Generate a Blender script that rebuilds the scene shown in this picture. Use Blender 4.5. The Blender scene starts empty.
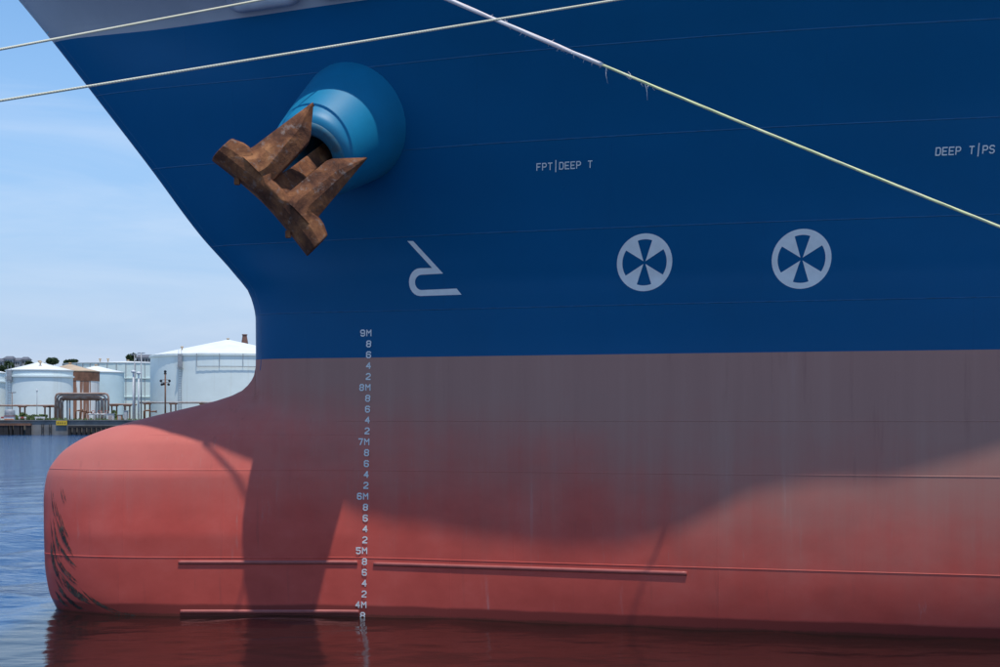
import bpy, bmesh, math, random
import numpy as np
from mathutils import Vector, Matrix

random.seed(7); np.random.seed(7)
SC = bpy.context.scene
COL = SC.collection
R = math.radians

# ------------------------------------------------------------------ camera, sky, sun, exposure
CAM_Z, FPX, HZ = 3.65, 1500.0, 418.0           # eye height, focal length in photo pixels, horizon row
cd = bpy.data.cameras.new('camera'); cam = bpy.data.objects.new('camera', cd); COL.objects.link(cam)
cam.location = (0, 0, CAM_Z); cam.rotation_euler = (R(90), 0, 0)
cd.sensor_width = 36; cd.lens = 36*FPX/1000; cd.shift_y = (HZ-333.5)/1000
cd.clip_start = .1; cd.clip_end = 9000
SC.camera = cam

SUN_EL, SUN_AZ = 72.6, -24.0                      # azimuth: degrees from straight behind the camera, + towards the bow (left)
w = bpy.data.worlds.new('World'); SC.world = w; w.use_nodes = True
nt = w.node_tree; nt.nodes.clear()
wo = nt.nodes.new('ShaderNodeOutputWorld'); bg = nt.nodes.new('ShaderNodeBackground')
sky = nt.nodes.new('ShaderNodeTexSky'); sky.sky_type = 'NISHITA'; sky.sun_disc = False
sky.sun_elevation = R(SUN_EL); sky.sun_rotation = R(180+SUN_AZ)
sky.altitude = 0; sky.air_density = 1.0; sky.dust_density = 0; sky.ozone_density = 2.0
tc = nt.nodes.new('ShaderNodeTexCoord'); mp = nt.nodes.new('ShaderNodeMapping')
mp.inputs['Scale'].default_value = (1.3, 1.3, 9.0)
cn = nt.nodes.new('ShaderNodeTexNoise'); cn.inputs['Scale'].default_value = 2.2; cn.inputs['Detail'].default_value = 7
cn.inputs['Roughness'].default_value = .55; cn.inputs['Distortion'].default_value = .6
cr = nt.nodes.new('ShaderNodeValToRGB'); cr.color_ramp.elements[0].position = .40; cr.color_ramp.elements[1].position = .80
cr.color_ramp.elements[0].color = (.0, .0, .0, 1); cr.color_ramp.elements[1].color = (.38, .38, .38, 1)
mx = nt.nodes.new('ShaderNodeMix'); mx.data_type = 'RGBA'
mx.inputs['B'].default_value = (5.4, 5.6, 6.0, 1)
nt.links.new(tc.outputs['Generated'], mp.inputs['Vector']); nt.links.new(mp.outputs['Vector'], cn.inputs['Vector'])
nt.links.new(cn.outputs['Fac'], cr.inputs['Fac']); nt.links.new(cr.outputs['Color'], mx.inputs['Factor'])
hzn = nt.nodes.new('ShaderNodeMix'); hzn.data_type = 'RGBA'; hzn.inputs['B'].default_value = (1.60, 2.40, 4.2, 1)   # pale haze low over the sea
sp = nt.nodes.new('ShaderNodeSeparateXYZ'); hr = nt.nodes.new('ShaderNodeMapRange'); hr.interpolation_type = 'SMOOTHSTEP'
for i_, v_ in enumerate((0.0, .30, .85, 0.0)): hr.inputs[i_+1].default_value = v_
nt.links.new(tc.outputs['Generated'], sp.inputs[0]); nt.links.new(sp.outputs['Z'], hr.inputs[0]); nt.links.new(hr.outputs[0], hzn.inputs['Factor'])
hs = nt.nodes.new('ShaderNodeHueSaturation'); hs.inputs['Saturation'].default_value = 1.18; nt.links.new(sky.outputs['Color'], hs.inputs['Color']); nt.links.new(hs.outputs['Color'], hzn.inputs['A']); nt.links.new(hzn.outputs['Result'], mx.inputs['A']); nt.links.new(mx.outputs['Result'], bg.inputs['Color'])
bg.inputs['Strength'].default_value = .104
nt.links.new(bg.outputs['Background'], wo.inputs['Surface'])

sl = bpy.data.lights.new('sun', 'SUN'); so = bpy.data.objects.new('sun', sl); COL.objects.link(so)
sl.energy = 2.1; sl.angle = R(.53); sl.color = (1, .95, .87)
sd = Vector((-math.sin(R(SUN_AZ))*math.cos(R(SUN_EL)), -math.cos(R(SUN_AZ))*math.cos(R(SUN_EL)), math.sin(R(SUN_EL))))
so.rotation_euler = sd.to_track_quat('Z', 'Y').to_euler(); so.location = (0, -10, 60)
vs = SC.view_settings; vs.view_transform = 'Standard'; vs.look = 'None'; vs.gamma = 1; vs.exposure = .74; vs.use_curve_mapping = False

# ------------------------------------------------------------------ helpers
def at(x, y, Y): return Vector(((x-500)/FPX*Y, Y, CAM_Z+(HZ-y)/FPX*Y))

def tag(o, label=None, cat=None, group=None, kind=None):
    if label: o['label'] = label
    if cat: o['category'] = cat
    if group: o['group'] = group
    if kind: o['kind'] = kind
    return o

def empty(name, loc, label, cat, group=None):
    o = bpy.data.objects.new(name, None); COL.objects.link(o); o.location = loc; o.empty_display_size = .2
    return tag(o, label, cat, group)

def wloc(o):
    v = Vector((0, 0, 0))
    while o is not None: v = v+o.location; o = o.parent
    return v

def build(name, vf, m, parent=None, smooth=True, origin=None, kind=None):
    """vf = (verts in world space, faces); links ONE mesh object"""
    V, F = vf
    V = np.asarray(V, float)
    org = Vector(origin) if origin is not None else (wloc(parent) if parent else Vector(V.mean(axis=0)))
    me = bpy.data.meshes.new(name)
    me.from_pydata([tuple(v) for v in V-np.array(org)], [], [tuple(int(i) for i in f) for f in F]); me.update()
    if smooth is True: me.polygons.foreach_set('use_smooth', [True]*len(me.polygons))
    o = bpy.data.objects.new(name, me); COL.objects.link(o)
    if m: me.materials.append(m)
    o.location = org-(wloc(parent) if parent else Vector((0, 0, 0))); o.parent = parent
    if smooth == 'auto': me.shade_auto = None if False else None
    if kind: o['kind'] = kind
    return o

class MB:
    def __init__(s): s.V = []; s.F = []
    def add(s, V, F):
        n = len(s.V); s.V += [tuple(v) for v in V]; s.F += [tuple(i+n for i in f) for f in F]; return s
    def get(s): return s.V, s.F
    def box(s, c, d, rz=0):
        c = Vector(c); m = Matrix.Rotation(rz, 3, 'Z')
        V = [c+m@Vector((sx*d[0]/2, sy*d[1]/2, sz*d[2]/2)) for sx in (-1, 1) for sy in (-1, 1) for sz in (-1, 1)]
        return s.add(V, [(0, 1, 3, 2), (4, 6, 7, 5), (0, 4, 5, 1), (2, 3, 7, 6), (0, 2, 6, 4), (1, 5, 7, 3)])
    def tube(s, pts, r, n=8, cap=True, closed=False):
        pts = [Vector(p) for p in pts]; N = len(pts); rr = r if hasattr(r, '__len__') else [r]*N
        V = []; F = []; up = None
        for i, p in enumerate(pts):
            if closed: t = pts[(i+1) % N]-pts[i-1]
            else: t = pts[min(i+1, N-1)]-pts[max(i-1, 0)]
            t.normalize()
            if up is None: up = Vector((0, 0, 1)) if abs(t.z) < .9 else Vector((1, 0, 0))
            a = up-t*up.dot(t); a.normalize(); b = t.cross(a); up = a
            for k in range(n):
                an = 2*math.pi*k/n; V.append(p+(a*math.cos(an)+b*math.sin(an))*rr[i])
        for i in range(N if closed else N-1):
            j = (i+1) % N
            for k in range(n): F.append((i*n+k, i*n+(k+1) % n, j*n+(k+1) % n, j*n+k))
        if cap and not closed: F.append(tuple(range(n))[::-1]); F.append(tuple((N-1)*n+k for k in range(n)))
        return s.add(V, F)
    def lathe(s, prof, c, axis=(0, 0, 1), n=48, closed=False):
        """prof: list of (radius, height along axis)"""
        ax = Vector(axis).normalized(); a = ax.orthogonal().normalized(); b = ax.cross(a); c = Vector(c)
        V = []; F = []
        for r, h in prof:
            for k in range(n):
                an = 2*math.pi*k/n; V.append(c+ax*h+(a*math.cos(an)+b*math.sin(an))*r)
        for i in range(len(prof)-1):
            for k in range(n): F.append((i*n+k, i*n+(k+1) % n, (i+1)*n+(k+1) % n, (i+1)*n+k))
        return s.add(V, F)

def bevel(o, wd, seg=2, ang=35):
    md = o.modifiers.new('bevel', 'BEVEL'); md.width = wd; md.segments = seg; md.limit_method = 'ANGLE'; md.angle_limit = R(ang)
    return o

# ------------------------------------------------------------------ materials
class NT:
    def __init__(s, name):
        s.m = bpy.data.materials.new(name); s.m.use_nodes = True; s.t = s.m.node_tree
        s.b = s.t.nodes['Principled BSDF']; s.out = s.t.nodes['Material Output']
        s.co = s.t.nodes.new('ShaderNodeTexCoord'); s.geo = s.t.nodes.new('ShaderNodeNewGeometry')
    def n(s, typ, **kw):
        o = s.t.nodes.new(typ)
        for k, v in kw.items(): setattr(o, k, v)
        return o
    def l(s, a, b): s.t.links.new(a, b)
    def pos(s, scale=(1, 1, 1), rot=(0, 0, 0), obj=False):
        m = s.n('ShaderNodeMapping'); m.inputs['Scale'].default_value = scale; m.inputs['Rotation'].default_value = rot
        s.l(s.co.outputs['Object'] if obj else s.geo.outputs['Position'], m.inputs['Vector']); return m.outputs['Vector']
    def noise(s, vec, scale, detail=5, rough=.55, dist=0):
        o = s.n('ShaderNodeTexNoise'); o.inputs['Scale'].default_value = scale; o.inputs['Detail'].default_value = detail
        o.inputs['Roughness'].default_value = rough; o.inputs['Distortion'].default_value = dist; s.l(vec, o.inputs['Vector']); return o.outputs['Fac']
    def ramp(s, fac, stops):
        o = s.n('ShaderNodeValToRGB'); e = o.color_ramp.elements
        while len(e) < len(stops): e.new(.5)
        for i, (p, c) in enumerate(stops):
            e[i].position = p; e[i].color = (*c, 1) if hasattr(c, '__len__') else (c, c, c, 1)
        s.l(fac, o.inputs['Fac']); return o.outputs['Color']
    def mix(s, fac, a, b, blend='MIX'):
        o = s.n('ShaderNodeMix', data_type='RGBA', blend_type=blend)
        for sock, v in (('Factor', fac), ('A', a), ('B', b)):
            if isinstance(v, (int, float)): o.inputs[sock].default_value = v
            elif isinstance(v, tuple): o.inputs[sock].default_value = (*v, 1)
            else: s.l(v, o.inputs[sock])
        return o.outputs['Result']
    def math(s, op, a, b=0, clamp=False):
        o = s.n('ShaderNodeMath', operation=op, use_clamp=clamp)
        for i, v in enumerate((a, b)):
            if isinstance(v, (int, float)): o.inputs[i].default_value = v
            else: s.l(v, o.inputs[i])
        return o.outputs[0]
    def rng(s, v, a, b, c=0, d=1, smooth=True):
        o = s.n('ShaderNodeMapRange'); o.interpolation_type = 'SMOOTHSTEP' if smooth else 'LINEAR'
        for i, k in enumerate((a, b, c, d)): o.inputs[i+1].default_value = k
        s.l(v, o.inputs[0]); return o.outputs[0]
    def xyz(s, obj=False):
        o = s.n('ShaderNodeSeparateXYZ'); s.l(s.co.outputs['Object'] if obj else s.geo.outputs['Position'], o.inputs[0]); return o.outputs
    def col(s, c):
        if isinstance(c, tuple): s.b.inputs['Base Color'].default_value = (*c, 1)
        else: s.l(c, s.b.inputs['Base Color'])
    def set(s, **kw):
        for k, v in kw.items():
            i = s.b.inputs[k.replace('_', ' ')]
            if isinstance(v, (int, float, tuple)): i.default_value = v
            else: s.l(v, i)
        return s
    def bump(s, h, strength=.3, dist=.02):
        o = s.n('ShaderNodeBump'); o.inputs['Strength'].default_value = strength; o.inputs['Distance'].default_value = dist
        s.l(h, o.inputs['Height']); s.l(o.outputs[0], s.b.inputs['Normal'])

def simple(name, c, rough=.6, metal=0, var=.25, scale=3.0, grime=None, bump=0, streak=False):
    k = NT(name); v = k.pos((1, 1, .12) if streak else (1, 1, 1))
    f = k.noise(v, scale, 6)
    dark = tuple(x*(1-var) for x in c) if grime is None else grime
    k.col(k.ramp(f, [(.3, dark), (.62, c), (.9, tuple(min(1, x*(1+var*.4)) for x in c))]))
    k.set(Roughness=rough, Metallic=metal)
    if bump: k.bump(f, bump, .02)
    return k.m

def mat_blue():
    k = NT('blue_topside_paint'); p = k.pos()
    f1 = k.noise(k.pos((.35, .35, .35)), 1.0, 5); f2 = k.noise(k.pos((3, 3, .22)), 1.0, 6, .6); f3 = k.noise(p, 26, 4)
    c = k.ramp(f1, [(.3, (.0003, .096, .230)), (.7, (.0003, .108, .262))])
    c = k.mix(k.rng(f2, .60, .82, 0, .30), c, (.003, .112, .25))
    spk = k.noise(p, 5.5, 8, .7); c = k.mix(k.rng(spk, .70, .76, 0, .12), c, (.08, .17, .27))
    k.col(c); k.set(Roughness=k.rng(f3, .3, .7, .34, .46), Specular_IOR_Level=.16)
    und = k.noise(k.pos((.55, .55, .75)), 1.0, 2); k.bump(k.math('ADD', k.math('MULTIPLY', und, .6), k.math('MULTIPLY', f3, .01)), .10, .12)
    return k.m
def mat_red():
    k = NT('red_antifouling_paint'); X, Y, Z = k.xyz()
    big = k.noise(k.pos((.22, .22, .5)), 1.0, 5, .6); st = k.noise(k.pos((2.6, 2.6, .10)), 1.0, 7, .62); fine = k.noise(k.pos((9, 9, 1.2)), 1.0, 6, .65)
    blot = k.noise(k.pos((1.1, 1.1, 1.6)), 1.0, 6, .6)
    red = k.ramp(blot, [(.25, (.60, .084, .060)), (.55, (.70, .108, .078)), (.8, (.75, .140, .105))])
    grey = k.ramp(st, [(.2, (.41, .215, .172)), (.55, (.45, .240, .190)), (.9, (.50, .29, .235))])
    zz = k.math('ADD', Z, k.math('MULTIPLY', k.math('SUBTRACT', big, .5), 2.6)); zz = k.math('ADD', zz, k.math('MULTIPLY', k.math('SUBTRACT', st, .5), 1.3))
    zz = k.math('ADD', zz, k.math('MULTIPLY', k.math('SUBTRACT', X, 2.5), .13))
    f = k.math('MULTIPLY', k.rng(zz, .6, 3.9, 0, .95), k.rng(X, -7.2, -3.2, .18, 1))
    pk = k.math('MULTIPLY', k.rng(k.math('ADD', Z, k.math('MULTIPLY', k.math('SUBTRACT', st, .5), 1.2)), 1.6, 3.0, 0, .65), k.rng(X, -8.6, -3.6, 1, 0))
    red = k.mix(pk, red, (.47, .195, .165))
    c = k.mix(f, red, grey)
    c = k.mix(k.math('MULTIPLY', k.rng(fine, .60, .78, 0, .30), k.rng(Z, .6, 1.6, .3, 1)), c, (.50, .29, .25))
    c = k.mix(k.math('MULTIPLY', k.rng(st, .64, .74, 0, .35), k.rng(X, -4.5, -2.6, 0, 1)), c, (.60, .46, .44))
    dk = k.noise(k.pos((5, 5, .35)), 1.0, 5, .6); c = k.mix(k.rng(dk, .60, .80, 0, .30), c, (.22, .07, .06))
    wz = k.math('ADD', Z, k.math('MULTIPLY', k.math('SUBTRACT', k.noise(k.pos((.9, .9, 1)), 1.0, 4), .5), .10))
    wet = k.rng(wz, .24, .18, 0, 1); c = k.mix(wet, c, (.30, .056, .044))
    slime = k.rng(k.math('ADD', wz, k.math('MULTIPLY', fine, .06)), .09, .05, 0, .5); c = k.mix(slime, c, (.06, .035, .02))
    k.col(c); k.set(Roughness=k.mix(wet, (.6,)*3, (.22,)*3), Specular_IOR_Level=.28)
    und = k.noise(k.pos((.6, .6, .8)), 1.0, 2); k.bump(k.math('ADD', und, k.math('MULTIPLY', fine, .02)), .08, .12)
    return k.m
def mat_rust():
    k = NT('rusty_anchor_steel'); p = k.pos()
    a = k.noise(p, 2.6, 9, .68, .4); b = k.noise(p, 7, 9, .7); g = k.noise(p, 15, 8, .7)
    c = k.ramp(a, [(.30, (.030, .014, .010)), (.46, (.12, .048, .026)), (.58, (.23, .092, .040)), (.72, (.40, .18, .075))])
    c = k.mix(k.rng(b, .54, .68, 0, .50), c, (.27, .235, .21))
    c = k.mix(k.rng(g, .55, .70, 0, .6), c, (.055, .028, .018))
    k.col(c); k.set(Roughness=.88, Specular_IOR_Level=.25); k.bump(k.math('ADD', a, k.math('MULTIPLY', b, .5)), .55, .05)
    return k.m
def mat_water():
    k = NT('harbour_water'); X, Y, Z = k.xyz()
    f = k.noise(k.pos((1, 1.6, 1)), 3.2, 5, .55); g = k.noise(k.pos((1, 2.0, 1)), .45, 4, .55)
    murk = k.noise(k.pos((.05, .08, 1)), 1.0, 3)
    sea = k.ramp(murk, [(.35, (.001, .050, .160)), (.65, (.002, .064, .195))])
    near = k.math('MULTIPLY', k.rng(X, -9.0, -8.1, 0, 1), k.math('MULTIPLY', k.rng(Y, 14, 19, 0, 1), k.rng(Y, 60, 50, 0, 1)))   # dark brown painted in for the submerged hull and the light it blocks
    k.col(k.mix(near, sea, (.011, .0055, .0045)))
    k.set(Roughness=.06, IOR=1.33, Specular_IOR_Level=.5)
    lee = k.math('MAXIMUM', k.rng(X, -8.2, -12.5, .30, 3.0), k.rng(Y, 31, 37, .30, 3.0))
    k.bump(k.math('MULTIPLY', k.math('ADD', k.math('MULTIPLY', f, .30), g), lee), .5, .16)
    return k.m
def mat_tank(name, base, rust=0.0, streaks=.3):
    k = NT(name); st = k.noise(k.pos((1.1, 1.1, .035)), 1.0, 6, .6); b = k.noise(k.pos((.16, .16, .2)), 1.0, 5)
    c = k.ramp(b, [(.3, tuple(x*.88 for x in base)), (.7, base)])
    c = k.mix(k.rng(st, .56, .76, 0, streaks), c, tuple(x*y for x, y in zip(base, (.78, .74, .68))))
    sp = k.noise(k.pos((.5, .5, .5)), 1.0, 8, .7); c = k.mix(k.rng(sp, .68, .74, 0, .5), c, (.36, .22, .13))
    if rust:
        r1 = k.noise(k.pos((.9, .9, .02)), 1.0, 5, .6); c = k.mix(k.rng(r1, .525, .565, 0, rust), c, (.26, .10, .045))
    k.col(c); k.set(Roughness=.55); return k.m

M = {}
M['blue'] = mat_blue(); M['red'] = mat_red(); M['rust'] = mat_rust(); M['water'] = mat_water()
M['grey'] = simple('grey_bulwark_paint', (.42, .44, .47), .42, var=.10, scale=1.2, streak=True)
M['lip'] = simple('pale_grey_chock_paint', (.44, .47, .52), .4, var=.15, scale=3)
M['bolster'] = simple('bright_blue_bolster_paint', (.002, .20, .37), .5, var=.10, scale=2.0)
M['bolster_end'] = simple('worn_turquoise_bolster_rim', (.005, .16, .27), .55, var=.2, scale=6, grime=(.04, .09, .12))
M['mark'] = simple('white_marking_paint', (.86, .85, .82), .55, var=.10, scale=6)
M['draft'] = simple('white_draught_mark_paint', (.93, .90, .86), .55, var=.22, scale=14)
M['deck'] = simple('green_deck_paint', (.10, .14, .12), .7)
M['redbar'] = simple('red_rubbing_bar_paint', (.46, .115, .095), .5, var=.22, scale=4)
M['concrete'] = simple('quay_concrete', (.34, .325, .30), .85, var=.3, scale=.8, bump=.3)
M['farconc'] = simple('weathered_quay_wall', (.24, .23, .215), .85, var=.45, scale=.35, bump=.3)
M['iron'] = simple('black_bollard_iron', (.04, .04, .042), .5, var=.4, scale=8)

# ------------------------------------------------------------------ hull form (metres; port half-breadth b(X, z) off the centreline plane Y = Y0)
Y0 = 28.8
def pchip(x, y, q):
    x = np.asarray(x, float); y = np.asarray(y, float); q = np.clip(np.asarray(q, float), x[0], x[-1])
    h = np.diff(x); sh = (-1,)+(1,)*(y.ndim-1); d = np.diff(y, axis=0)/h.reshape(sh)
    m = np.zeros_like(y); m[0] = d[0]; m[-1] = d[-1]
    for i in range(1, len(x)-1):
        w1 = 2*h[i]+h[i-1]; w2 = h[i]+2*h[i-1]
        ok = d[i-1]*d[i] > 0
        with np.errstate(divide='ignore', invalid='ignore'):
            v = (w1+w2)/(w1/d[i-1]+w2/d[i])
        m[i] = np.where(ok, v, 0)
    i = np.clip(np.searchsorted(x, q, side='right')-1, 0, len(x)-2); t = (q-x[i])/h[i]
    if y.ndim > 1: t = t.reshape(-1, 1); hh = h[i].reshape(-1, 1)
    else: hh = h[i]
    return (2*t**3-3*t**2+1)*y[i]+(t**3-2*t**2+t)*hh*m[i]+(-2*t**3+3*t**2)*y[i+1]+(t**3-t**2)*hh*m[i+1]

STEM = np.array([(-4.2, -5.0), (-2.5, -6.9), (-1.0, -8.0), (0, -8.49), (.35, -8.64), (.92, -8.72), (2.08, -8.74), (2.56, -8.68), (2.94, -8.45), (3.23, -8.06),
                 (3.46, -7.49), (3.67, -6.72), (3.9, -5.76), (4.0, -5.38), (4.15, -4.99), (4.28, -4.84), (4.48, -4.72), (4.76, -4.685), (5.53, -4.69),
                 (6.01, -4.80), (6.40, -5.09), (7.16, -5.76), (8.45, -6.72), (9.70, -7.68), (10.81, -8.54), (11.68, -9.25), (12.5, -9.95)])
def Xs(z): return pchip(STEM[:, 0], STEM[:, 1], np.atleast_1d(z))
def Xw(z): return np.where(np.atleast_1d(z) < 4.76, -4.685, Xs(z))
AFT = [(25, 8.8), (40, 10.0), (62, 10.3)]
V475 = [(-4.3, .60), (-2.5, 1.2), (0, 2.0), (2, 2.65), (5, 3.6), (8.1, 4.5), (14, 6.2)]+AFT
def sc(k, lst=V475): return [(x, b*k) for x, b in lst]
DECK = [(-3.3, 3.79), (-1.75, 4.05), (-0.5, 4.37), (0.64, 4.77), (1.75, 5.14), (3.13, 5.60), (4.57, 5.96), (5.7, 6.16), (7.5, 6.66), (9.24, 7.03)]
LEV = [(-4.2, sc(.30)), (-2, sc(.66)), (0, sc(.925)), (1.1, sc(.972)), (2.7, sc(.99)), (4.75, V475),
       (6.0, [(-4.3, .62), (-2.5, 1.28), (0, 2.13), (2, 2.8), (5, 3.74), (8.1, 4.6), (14, 6.3)]+AFT),
       (7.0, [(-5.2, .40), (-4.3, .76), (-2.5, 1.46), (0, 2.40), (2, 3.06), (5, 3.96), (8.1, 4.8), (14, 6.5)]+AFT),
       (8.4, [(-6.2, .40), (-4.5, 1.08), (-2.8, 1.75), (0, 2.90), (2, 3.55), (5, 4.45), (8.1, 5.2), (14, 6.8)]+AFT),
       (9.8, [(-7.3, .40), (-4.5, 1.55), (-2.8, 2.28), (0, 3.50), (2, 4.2), (5, 5.1), (8.1, 5.8), (14, 7.2)]+AFT),
       (10.83, [(-8.1, .40), (-6.5, 1.0), (-4.5, 1.95), (-2.8, 2.80), (0, 4.05), (2, 4.75), (5, 5.6), (8.1, 6.3), (14, 7.6)]+AFT),
       (12.2, [(-9.3, .50), (-8, 1.5), (-5.7, 2.90), (-4.6, 3.48)]+DECK+[(14, 7.9)]+AFT),
       (12.5, [(-9.5, .50), (-8, 1.6), (-5.7, 3.05), (-4.6, 3.62)]+[(x, b+.12) for x, b in DECK]+[(14, 8.0)]+AFT)]
SG = np.linspace(0, math.sqrt(72), 420)**2
ZG = np.linspace(-4.2, 12.5, 669)
_rows = []
for z, pts in LEV:
    x0 = float(Xw(z)[0]); s = np.array([0]+[p[0]-x0 for p in pts]); b = np.array([0]+[p[1] for p in pts])
    _rows.append(pchip(np.sqrt(s), b, np.sqrt(SG)))
TAB = pchip([l[0] for l in LEV], np.array(_rows), ZG)
WB = np.array([(-4.2, .3), (-2, .9), (0, 1.10), (1.5, 1.22), (2.6, 1.18), (3.2, 1.02), (3.6, .80), (4.0, .42), (4.3, .16), (4.6, .02), (12.5, .0)])
def hb(X, z):
    X, z = np.broadcast_arrays(np.asarray(X, float), np.asarray(z, float)); sh = X.shape; X = X.ravel(); z = np.clip(z.ravel(), -4.2, 12.5)
    s = np.maximum(X-Xw(z), 0)
    fi = np.interp(np.sqrt(s), np.sqrt(SG), np.arange(len(SG))); fz = (z+4.2)/16.7*(len(ZG)-1)
    i = np.clip(fi.astype(int), 0, len(SG)-2); j = np.clip(fz.astype(int), 0, len(ZG)-2); u = fi-i; v = fz-j
    bw = (TAB[j, i]*(1-u)+TAB[j, i+1]*u)*(1-v)+(TAB[j+1, i]*(1-u)+TAB[j+1, i+1]*u)*v
    sb = np.maximum(X-Xs(z), 0); W = np.interp(z, WB[:, 0], WB[:, 1]); L = np.interp(z, [0, 2.5, 3.5, 4.2, 4.8], [2.8, 3.0, 3.6, 2.2, 1.0])
    t = np.clip((X+4.5)/5.5, 0, 1); fade = 1-.75*t*t*(3-2*t)
    bb = W*fade*np.sqrt(np.maximum(1-(1-np.minimum(sb/L, 1))**2, 0))
    p = 5.0
    return ((bw**p+bb**p)**(1/p)).reshape(sh)
def hpt(X, z, off=0.0):
    """points on the port shell, pushed out by off"""
    X = np.asarray(X, float); z = np.asarray(z, float); b = hb(X, z); e = .02
    bx = (hb(X+e, z)-hb(X-e, z))/(2*e); bz = (hb(X, z+e)-hb(X, z-e))/(2*e)
    n = np.stack([-bx, -np.ones_like(b), -bz], -1); n /= np.linalg.norm(n, axis=-1, keepdims=True)
    return np.stack([X, Y0-b, z], -1)+n*off
def hit(x, y):
    """photo pixel -> (X, z) on the port shell"""
    D = 26.5
    for _ in range(60):
        X = (x-500)/FPX*D; z = CAM_Z+(HZ-y)/FPX*D; D = .5*D+.5*(Y0-float(hb(X, z)))
    return X, z

def shell_grid(Lf, Rf, z0, z1, nose=False, dz=.09, dx=.16, off=0.0):
    """a patch of shell between the curves X = Lf(z) and X = Rf(z)"""
    nz = max(2, int(round((z1-z0)/dz))+1); zs = np.linspace(z0, z1, nz)
    Lz = Lf(zs) if callable(Lf) else np.full(nz, float(Lf)); Rz = Rf(zs) if callable(Rf) else np.full(nz, float(Rf))
    nx = max(3, min(220, int((Rz-Lz).max()/dx)+2)); t = np.linspace(0, 1, nx)
    if nose: t = .35*t+.65*t**2.2; t[0] = 0
    X = Lz[:, None]+(Rz-Lz)[:, None]*t[None, :]; Zm = np.repeat(zs[:, None], nx, 1)
    if off: P = hpt(X, Zm, off)
    else: P = np.stack([X, Y0-hb(X, Zm), Zm], -1)
    V = P.reshape(-1, 3); idx = np.arange(nz*nx).reshape(nz, nx)
    F = np.stack([idx[:-1, :-1], idx[:-1, 1:], idx[1:, 1:], idx[1:, :-1]], -1).reshape(-1, 4)
    return V, F

# ------------------------------------------------------------------ the setting: water, near quay, far land
def spread(fine, lo, hi, step, g=1.13):
    a = list(np.arange(fine[0], fine[1]+1e-6, step)); s = step
    while a[-1] < hi: s *= g; a.append(a[-1]+s)
    s = step
    while a[0] > lo: s *= g; a.insert(0, a[0]-s)
    a[-1] = hi; a[0] = lo; return np.array(a)
xs = spread((-15, 10.5), -1800, 1800, .085, 1.09); ys = spread((19, 31), -400, 322.0, .085, 1.035)
GX, GY = np.meshgrid(xs, ys)
GZ = np.zeros_like(GX); cell = np.maximum(np.gradient(xs)[None, :], np.gradient(ys)[:, None])
rs = np.random.RandomState(3)
for lam in np.geomspace(.38, 4.2, 34):
    th = rs.normal(2.2, .75); kx, ky = math.cos(th)*2*math.pi/lam, math.sin(th)*2*math.pi/lam
    amp = .0034*lam**.95*rs.uniform(.5, 1.3)
    GZ += amp*np.clip(lam/cell/4-.3, 0, 1)*np.sin(kx*GX+ky*GY+rs.uniform(0, 6.28))
_cx = np.clip((-8.2-GX)/4, 0, 1); _cy = np.clip((GY-31)/6, 0, 1); GZ *= .42+1.2*np.maximum(_cx, _cy)      # sheltered along the hull
idx = np.arange(GX.size).reshape(GX.shape)
wf = np.stack([idx[:-1, :-1], idx[:-1, 1:], idx[1:, 1:], idx[1:, :-1]], -1).reshape(-1, 4)
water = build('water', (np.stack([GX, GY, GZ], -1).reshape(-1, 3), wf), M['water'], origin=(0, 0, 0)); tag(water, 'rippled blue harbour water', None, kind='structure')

mb = MB().box((0, -43.8, -.95), (400, 100, 6.1))
quay = bevel(build('quay', mb.get(), M['concrete'], smooth=False), .06); tag(quay, 'worn grey concrete quay facing the ship', kind='structure')

# ------------------------------------------------------------------ SHIP
ship = empty('cargo_ship', (0, Y0, 0), 'blue and red cargo ship bow with bulbous forefoot above the water', 'ship')
SEAM = [-4.2, 1.08, 2.69, 3.60, 4.76, 5.61, 6.92, 8.40, 9.80, 10.83]
BUTT = [[-7.05, -.9, 3.75, 13.5], [-6.95, -5.1, .25, 3.72, 9.7, 16], [-5.0, .24, 6.6, 12.8], [-1.3, 4.6, 10.4], [-3.6, 1.7, 7.7, 14], [-1.0, 4.4, 10.5],
        [-3.9, 1.9, 8.4], [-4.9, -.4, 5.2, 12], [-5.8, 1.3, 7.6, 14]]
XA = 60.0
def plates(z0, z1, butts, m, name='hull_plate'):
    prev = None
    for i, xb in enumerate(butts+[XA]):
        Lf = (lambda z: Xs(z)) if prev is None else prev
        long = (xb-prev if prev is not None else 5) > 20
        build(name, shell_grid(Lf, xb, z0, z1, prev is None, dz=.3 if long else (.045 if (prev is None and 2.6 < z0 < 4.7) else .08),
                               dx=1.5 if long else (.05 if prev is None else .12)), m, ship)
        prev = xb
for i in range(len(SEAM)-1):
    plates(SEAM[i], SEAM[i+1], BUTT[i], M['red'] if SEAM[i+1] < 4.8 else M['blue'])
# starboard side: one shell
def starboard():
    b = MB()
    for z0, z1 in ((-4.2, 3.0), (3.0, 4.76)):
        V, F = shell_grid(Xs, XA, z0, z1, True, .1, .5); V = V.copy(); V[:, 1] = 2*Y0-V[:, 1]; b.add(V, F)
    lo = b.get(); b = MB()
    V, F = shell_grid(Xs, XA, 4.76, 12.2, True, .15, .5); V = V.copy(); V[:, 1] = 2*Y0-V[:, 1]; b.add(V, F)
    return lo, b.get()
lo, hi = starboard()
build('starboard_bottom', lo, M['red'], ship); build('starboard_topside', hi, M['blue'], ship)
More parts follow.
